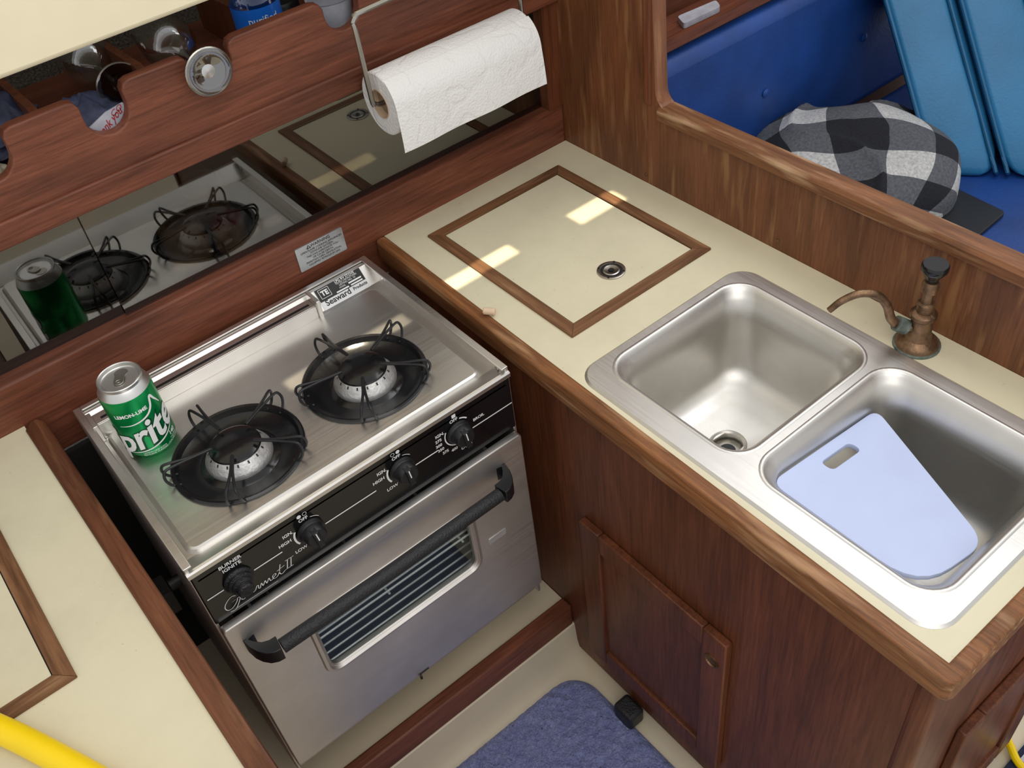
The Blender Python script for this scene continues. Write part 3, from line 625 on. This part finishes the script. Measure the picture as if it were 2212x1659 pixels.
# ------------------------------------------------------------------ paper towel
RX0,RX1,RY,RZ,RR=.665,.955,1.275,-.722,.052
e=empty('paper_towel_roll',((RX0+RX1)/2,RY,RZ-RR),'white embossed paper towel roll with hanging sheet','paper towel')
mk('roll',glathe([(.024,0),(RR-.002,0),(RR,.002),(RR,RX1-RX0-.002),(RR-.002,RX1-RX0),(.024,RX1-RX0),(.024,0)],(RX0,RY,RZ),(1,0,0),n=64,caps=(False,False)),'paper',e)
mk('core',glathe([(.0225,-.001),(.024,-.001),(.024,RX1-RX0),(.0225,RX1-RX0),(.0225,-.001)],(RX0,RY,RZ),(1,0,0),n=40,caps=(False,False)),'tube',e)
V=[];F=[];nu,nv=26,20
for i in range(nu+1):
    x=RX0+(RX1-RX0)*i/nu
    for j in range(nv+1):
        s=j/nv*.120
        aarc=.055
        a=math.radians(180-62)+min(s,aarc)/(RR+.0015); y_=RY+(RR+.0015)*math.cos(a); z_=RZ+(RR+.0015)*math.sin(a)
        if s>=aarc:
            z_-=(s-aarc); y_-=.006*math.sin((s-aarc)*20)+.002*math.sin(i*.5)*(s-aarc)*12
        V.append((x-.006*(s/.12)*(1-i/nu),y_,z_))
for i in range(nu):
    for j in range(nv):
        a=i*(nv+1)+j; F.append((a,a+1,a+nv+2,a+nv+1))
mk('hanging_sheet',(V,F),'paper',e,smooth=60,fix=False)
wy=RY
mk('paper_towel_holder',[gtube([(.700,wy,RZ),(.668,wy,RZ),(.656,wy,RZ+.004),(.652,wy,RZ+.016),(.652,wy+.004,-.60),(.652,wy+.006,-.588),(.662,wy+.006,-.578),(.68,wy+.006,-.576),(.92,wy+.02,-.576),(.958,wy+.02,-.578),(.970,wy+.016,-.590),(.972,wy+.014,-.70),(.974,wy+.01,-.800),(.970,wy+.004,-.812),(.959,wy-.002,-.815),(.948,wy-.004,-.813)],.0042,10,smooth=4),
   gtube([(.76,wy+.006,-.577),(.76,1.325,-.568),(.76,1.348,-.557),(.76,1.366,-.575)],.0035,8,smooth=4),gtube([(.90,wy+.02,-.577),(.90,1.325,-.568),(.90,1.348,-.557),(.90,1.366,-.575)],.0035,8,smooth=4),
   glathe([(.021,0),(.021,.003),(.005,.003)],(.675,RY,RZ),(1,0,0),16)],'wire',label='bent wire paper towel holder hooked over the fiddle board',cat='paper towel holder')
# ------------------------------------------------------------------ sink
sk=empty('sink',(.83,.53,C-.18),'double-bowl satin stainless steel sink set in the counter','sink')
b1=(.693,.984,.541,.800); b2=(.691,.984,.244,.519)
FZ=C+.003
H1=rr(*b1,.040,8); H2=rr(*b2,.040,8)
rim=[gslab([rr(sx0+.004,sx1-.004,sy0+.004,sy1-.004,.034,8),H1,H2],FZ-.002,FZ,XY),
     gloft([[(x,y,C+.0002) for x,y in rr(sx0,sx1,sy0,sy1,.038,8)],[(x,y,FZ) for x,y in rr(sx0+.004,sx1-.004,sy0+.004,sy1-.004,.034,8)]],False,False)]
for b_ in (b1,b2):
    x0,x1,y0,y1=b_
    rim.append(gloft([[(x,y,FZ) for x,y in rr(x0-.006,x1+.006,y0-.006,y1+.006,.046,8)],[(x,y,FZ+.0010) for x,y in rr(x0-.004,x1+.004,y0-.004,y1+.004,.044,8)],[(x,y,FZ+.0006) for x,y in rr(x0,x1,y0,y1,.040,8)],[(x,y,FZ-.003) for x,y in rr(x0+.003,x1-.003,y0+.003,y1-.003,.038,8)]],False,False))
mk('rim',rim,'sink',sk,smooth=50)
def bowl(b_,name,cx,cy):
    x0,x1,y0,y1=b_; rings=[]
    for f_,ins,r in ((0,.002,.038),(.004,.006,.037),(.012,.009,.038),(.016,.013,.038),(.06,.017,.040),(.11,.020,.044),(.138,.024,.048),(.150,.030,.048),(.159,.040,.045),(.164,.054,.036)):
        rings.append([(x,y,FZ-.002-f_) for x,y in rr(x0+ins,x1-ins,y0+ins,y1-ins,r,8)])
    last=rings[-1]
    for t in (.35,.7,1):
        ring_=[]
        for x,y,z in last:
            a=math.atan2(y-cy,x-cx); tx,ty=cx+.026*math.cos(a),cy+.026*math.sin(a)
            ring_.append((x+(tx-x)*t,y+(ty-y)*t,FZ-.166-.005*t))
        rings.append(ring_)
    bo=mk(name,gloft(rings,False,False),'sink',sk,smooth=60)
    dz=FZ-.171
    sub(mk('drain',glathe([(.030,.001),(.029,.0025),(.026,.0015),(.022,-.003),(.020,-.010),(.020,-.014),(.0,-.014)],(cx,cy,dz),caps=(False,True)),'wire',label='dull metal drain strainer'),bo)
    sub(mk('drain_hole',[glathe([(.013,0),(.013,.0006)],(cx,cy,dz-.0138))],'blackmat'),bo)
bowl(b1,'basin',.826,.668); bowl(b2,'basin',.83,.38)
fx,fy=1.046,.515
fc=empty('faucet',(fx,fy,C),'aged bronze hand-pump faucet beside the sink','faucet')
mk('base',glathe([(.031,0),(.031,.004),(.028,.009),(.019,.016),(.0165,.026),(.015,.050),(.0185,.054),(.0185,.060),(.0125,.064)],(fx,fy,C)),'bronze',fc)
mk('base_flange',glathe([(.0335,0),(.0335,.003),(.030,.0045)],(fx,fy,C)),'verdi',fc)
mk('pump_barrel',glathe([(.0115,.062),(.012,.078),(.008,.080),(.0075,.098),(.0115,.100),(.0120,.112),(.0105,.118)],(fx,fy,C)),'bronze',fc)
mk('pump_knob',glathe([(.008,.116),(.010,.124),(.0135,.130),(.0185,.138),(.0185,.144),(.0165,.147),(.0,.147)],(fx,fy,C)),'enamel',fc,label='black pump knob')
dx,dy=-.098,.083
pts=[(fx-.006,fy+.004,C+.034),(fx+dx*.20,fy+dy*.20,C+.036),(fx+dx*.34,fy+dy*.34,C+.052),(fx+dx*.42,fy+dy*.42,C+.078),(fx+dx*.55,fy+dy*.55,C+.098),(fx+dx*.74,fy+dy*.74,C+.103),(fx+dx*.92,fy+dy*.92,C+.092),(fx+dx*1.04,fy+dy*1.04,C+.076)]
mk('spout',[gtube(pts,[.0078,.0048],14,smooth=5)],'bronze',fc)
mk('spout_collar',[gtube([(fx+dx*.16,fy+dy*.16,C+.035),(fx+dx*.28,fy+dy*.28,C+.044)],.0115,14)],'verdi',fc)
A=Vector((.712,.500,-1.026)); B=Vector((.945,.500,-1.056)); Cc=Vector((.708,.272,-1.024)); D=Vector((.832,.262,-1.050))
ex=(B-A).normalized(); nrm=ex.cross((Cc-A)).normalized(); ey=nrm.cross(ex)
if nrm.z<0: nrm=-nrm
def loc2(p): d=p-A; return (d.dot(ex),d.dot(ey))
def roundpoly(P,rad,n=6):
    out=[]; m=len(P)
    for i in range(m):
        p0,p1,p2=Vector(P[i-1]),Vector(P[i]),Vector(P[(i+1)%m])
        a=(p0-p1).normalized(); b_=(p2-p1).normalized(); r=rad[i]
        s=p1+a*r; e_=p1+b_*r
        for k in range(n+1):
            t=k/n; q_=s*(1-t)**2+p1*2*t*(1-t)+e_*t*t; out.append((q_.x,q_.y))
    return out
pa,pb,pc,pd=loc2(A),loc2(B),loc2(Cc),loc2(D)
sg=1 if pc[1]>0 else -1
slot=roundpoly([(.082,sg*.018),(.146,sg*.018),(.146,sg*.038),(.082,sg*.038)],[.009]*4)
cb=lambda a,b_,c:tuple(A+ex*a+ey*b_+nrm*c)
mk('cutting_board',gslab([roundpoly([pa,pb,pd,pc],[.022,.022,.03,.06]),slot],-.004,.004,cb,bev=.001),'board',label='pale plastic cutting board wedged in the sink basin',cat='cutting board')
# ------------------------------------------------------------------ settee
se=empty('settee',(1.9,1.1,-1.86),'navy blue vinyl settee along the hull','sofa')
mk('base',gbox(1.13,2.9,.55,1.53,-1.86,-1.60),'mah_x',se)
mk('seat_cushion',gbox(1.13,2.9,.52,1.46,-1.60,-1.47),'blue',se,bevel=.03,bseg=4,smooth=60)
mk('back_cushion',gbox(1.13,2.9,1.46,1.57,-1.47,-1.035),'blue',se,bevel=.035,bseg=4,smooth=60)
for x in (1.45,1.85,2.25):
    mk('tufting_button',glathe([(.010,0),(.012,.003),(.008,.006),(0,.007)],(x,1.46,-1.25),(0,-1,0),16),'blue',se)
mk('trim_7',gbox(1.13,2.95,1.505,1.59,-1.030,-1.020),'cloth' if False else 'cream',kind='structure')
mk('hull_shelf',[gbox(1.13,2.15,1.475,1.485,-1.018,-.992),gbox(1.13,2.15,1.485,1.59,-1.018,-1.006)],'mah_x',label='mahogany hull shelf above the settee',cat='shelf')
mk('folded_chart',gslab([roundpoly([(1.60,1.51),(1.72,1.507),(1.74,1.54),(1.62,1.55)],[.01]*4)],-1.005,-.992,XY),'bag',label='folded white papers on the hull shelf',cat='papers')
def cushion(P0,label):
    P0=Vector(P0); t=Vector((.104,-.132,0)); w=Vector((.23,.17,0)); U=Vector((.085,.345,.48))
    n=8; rings=[]
    for k,ins in [(0,.16),(.02,.08),(.05,.03),(.10,0),(.3,0),(.5,0),(.7,0),(.9,0),(.95,.03),(.98,.08),(1,.16)]:
        ring_=[]
        for a,b_ in rr(ins*1.2,1-ins*1.2,ins*.3,1-ins*.3,.16,n):
            bul=.08*math.sin(pi*k)*math.sin(pi*b_)
            lump=.022*math.sin(k*13+b_*5)*math.sin(pi*k)
            p=P0+t*(a+(bul if a>.5 else -bul*.5))+w*(b_+lump)+U*k
            ring_.append(tuple(p))
        rings.append(ring_)
    e=empty('cushion',P0,label,'cushion','loose blue cushions on the settee')
    mk('cushion_body',gloft(rings),'ltblue',e,smooth=80)
    for a in (.06,.94):
        pts=[P0+t*a+w*b_+U*k for b_,k in ((.005,.10),(.0,.3),(.0,.5),(.0,.7),(.005,.90),(.05,.985),(.5,1.0),(.95,.985),(.995,.90),(1,.5),(.995,.10),(.95,.015),(.5,0),(.05,.015))]
        mk('piping',gtube(pts,.0055,8,closed=True,smooth=3),'ltblued',e)
P1=Vector((2.095,1.10,-1.465))
cushion(P1,'sky blue piped vinyl cushion leaning beside the blanket')
cushion(P1+Vector((.108,-.138,0)),'sky blue piped vinyl cushion leaning against another cushion')
# blanket
V=[];F=[];UV=[];n=90
ux=Vector((.78,-.62)); uy=Vector((.62,.78)); c0=Vector((1.925,1.225))
for i in range(n+1):
    for j in range(n+1):
        u=-1+2*i/n; v=-1+2*j/n
        du=u*math.sqrt(1-v*v/2); dv=v*math.sqrt(1-u*u/2); r=min(1,math.hypot(du,dv))
        k=math.sin(r*pi/2)**.97 if r>0 else 0
        ang=math.atan2(dv,du)
        R0=.235*(1+.09*math.cos(2*ang+.6)+.05*math.sin(3*ang+1)+.02*math.sin(7*ang))
        px=math.cos(ang)*k*R0*1.02; py=math.sin(ang)*k*R0*1.08
        h=.140*math.cos(r*pi/2)**.55 if r<1 else 0
        q_=Vector((du*1.5,dv*1.5,3.3))
        h*=1+.22*noise.noise(q_)
        f1=1-abs(math.sin(2.2*du+1.6*dv+2*noise.noise(q_)+.8))
        fold=(.016*f1**4+.003*math.sin(9*dv-4*du))*min(1,(1-r)*4+.2)
        p=c0+ux*px+uy*py
        V.append((p.x+fold*.3,p.y+fold*.3,-1.468+max(.002,h+fold)+.045*(1 if r<.99 else 0)*(.5+.5*dv)))
        w2=noise.noise(Vector((u*.9,v*.9,7)))*.13
        ca,sa=math.cos(.15),math.sin(.15)
        UV.append(((u*ca-v*sa)*1.60+w2+.25+fold*2,(u*sa+v*ca)*1.70+w2*.7+.3))
for i in range(n):
    for j in range(n):
        a=i*(n+1)+j; F.append((a,a+n+1,a+n+2,a+1))
bl=mk('blanket',(V,F),'check',smooth=80,label='crumpled black and grey buffalo check fleece blanket on settee',cat='blanket',fix=False)
uvl=bl.data.uv_layers.new(name='UVMap')
for lp in bl.data.loops: uvl.data[lp.index].uv=UV[lp.vertex_index]
tr=gslab([roundpoly([(2.085,1.04),(2.070,.880),(1.915,.872),(1.90,1.04)],[.012]*4)],-1.469,-1.457,XY,bev=.002)
mk('tray',tr,'blackmat',label='flat black tray lying on the blue seat',cat='tray')
# ------------------------------------------------------------------ floor things
V=[];F=[];nx,ny=190,170
mx0,mx1,my0,my1=.16,.616,.36,.855
for i in range(nx+1):
    for j in range(ny+1):
        u=-1+2*i/nx; v=-1+2*j/ny
        x=(mx0+mx1)/2+u*(mx1-mx0)/2; y=(my0+my1)/2+v*(my1-my0)/2
        cr=.07; ax=abs(x-(mx0+mx1)/2)-((mx1-mx0)/2-cr); ay=abs(y-(my0+my1)/2)-((my1-my0)/2-cr)
        if ax>0 and ay>0:
            d=math.hypot(ax,ay); m_=max(ax,ay); k=m_/d
            x-=math.copysign(ax*(1-k),x-(mx0+mx1)/2); y-=math.copysign(ay*(1-k),y-(my0+my1)/2)
        edge=min(1,min(1-abs(u),1-abs(v))*14)
        z=-1.856+.018*edge**.5+.004*noise.noise(Vector((x*60,y*60,0)))*edge+random.uniform(-.0022,.0022)*edge
        V.append((x,y,z))
for i in range(nx):
    for j in range(ny):
        a=i*(ny+1)+j; F.append((a,a+ny+1,a+ny+2,a+1))
mk('bath_mat',(V,F),'mat',smooth=80,label='lavender blue shag bath mat with rounded corners on the floor',cat='mat',fix=False)
mk('foot_pedal',[gbox(.598,.638,.672,.722,-1.843,-1.798)],'blackrub',bevel=.008,bseg=3,label='black rubber foot pump pedal at the cabinet base',cat='pedal')
V,F=gslab([rr(1.02,1.9,-.5,.165,.02,3)],-1.86,-1.85,XY)
mk('rug',(V,F),'navyrug',label='navy rug with white stripes on the floor',cat='rug')
rg=bpy.data.objects['rug']
sub(mk('stripe',[gbox(1.06,1.07,-.45,.155,-1.8502,-1.8492),gbox(1.10,1.12,-.45,.155,-1.8502,-1.8492),gbox(1.18,1.19,-.45,.155,-1.8502,-1.8492),gbox(1.22,1.24,-.45,.155,-1.8502,-1.8492)],'bag'),rg)
mk('power_cord',gtube([(-.33,1.05,-.984),(-.225,.868,-.984),(-.168,.755,-.984),(-.12,.64,-.984),(-.08,.50,-.984)],.0155,16,smooth=8),'yellow',label='thick yellow power cord lying across the counter',cat='cord')
mk('extension_cord',gtube([(1.16,.26,-1.842),(1.11,.185,-1.842),(1.085,.14,-1.842),(1.09,.05,-1.842),(1.2,-.1,-1.842)],.0075,10,smooth=6),'yellow',label='thin yellow extension cord on the floor rug',cat='cord')
# ------------------------------------------------------------------ lift everything so the cabin sole is z=0
for o in list(SC.objects):
    if o.parent is None: o.location.z+=ZO
# ------------------------------------------------------------------ camera
Rm=[[0.77296,-0.62577,-0.10462],[-0.49599,-0.49315,-0.7147],[0.39564,0.60432,-0.69156]]
right=Vector(Rm[0]); up=-Vector(Rm[1]); back=-Vector(Rm[2])
cd=bpy.data.cameras.new('camera'); cam=bpy.data.objects.new('camera',cd); COL.objects.link(cam)
mw=Matrix((( right.x,up.x,back.x,0),(right.y,up.y,back.y,0),(right.z,up.z,back.z,ZO),(0,0,0,1)))
cam.matrix_world=mw
cd.sensor_width=36; cd.sensor_fit='HORIZONTAL'; cd.lens=36*2094/2212; cd.clip_start=.01
SC.camera=cam
# ------------------------------------------------------------------ light
w=bpy.data.worlds.new('world'); SC.world=w; w.use_nodes=True
bg=w.node_tree.nodes['Background']; bg.inputs[0].default_value=(.98,.985,1,1); bg.inputs[1].default_value=.76
def area(name,loc,target,size,power,col):
    l=bpy.data.lights.new(name,'AREA'); l.energy=power; l.size=size; l.color=col
    o=bpy.data.objects.new(name,l); COL.objects.link(o); o.location=loc
    o.rotation_euler=(Vector(target)-Vector(loc)).to_track_quat('-Z','Y').to_euler()
    return o
area('companionway_light',(.1,-.5,1.9+1.1),(.6,1.0,.8),1.9,22,(1,.96,.91))
area('cabin_fill_light',(1.9,.9,2.9),(1.7,.9,.4),1.2,14,(.97,.98,1))  # added fill lamp from the right to brighten the sink, no real hatch
def beam(name,x0,x1,y0,y1,h,power):
    l=bpy.data.lights.new(name,'AREA'); l.shape='RECTANGLE'; l.size=x1-x0; l.size_y=y1-y0; l.spread=math.radians(2.5); l.energy=power; l.color=(1,.86,.62)
    o=bpy.data.objects.new(name,l); COL.objects.link(o); o.location=((x0+x1)/2,(y0+y1)/2,ZO+h)
    return o
beam('sunbeam',.645,.785,1.118,1.150,-.62,.028)
beam('sunbeam',.915,1.025,1.100,1.140,-.62,.026)
beam('sunbeam',.33,.56,1.130,1.160,-.62,.05)
SC.view_settings.view_transform='Standard'
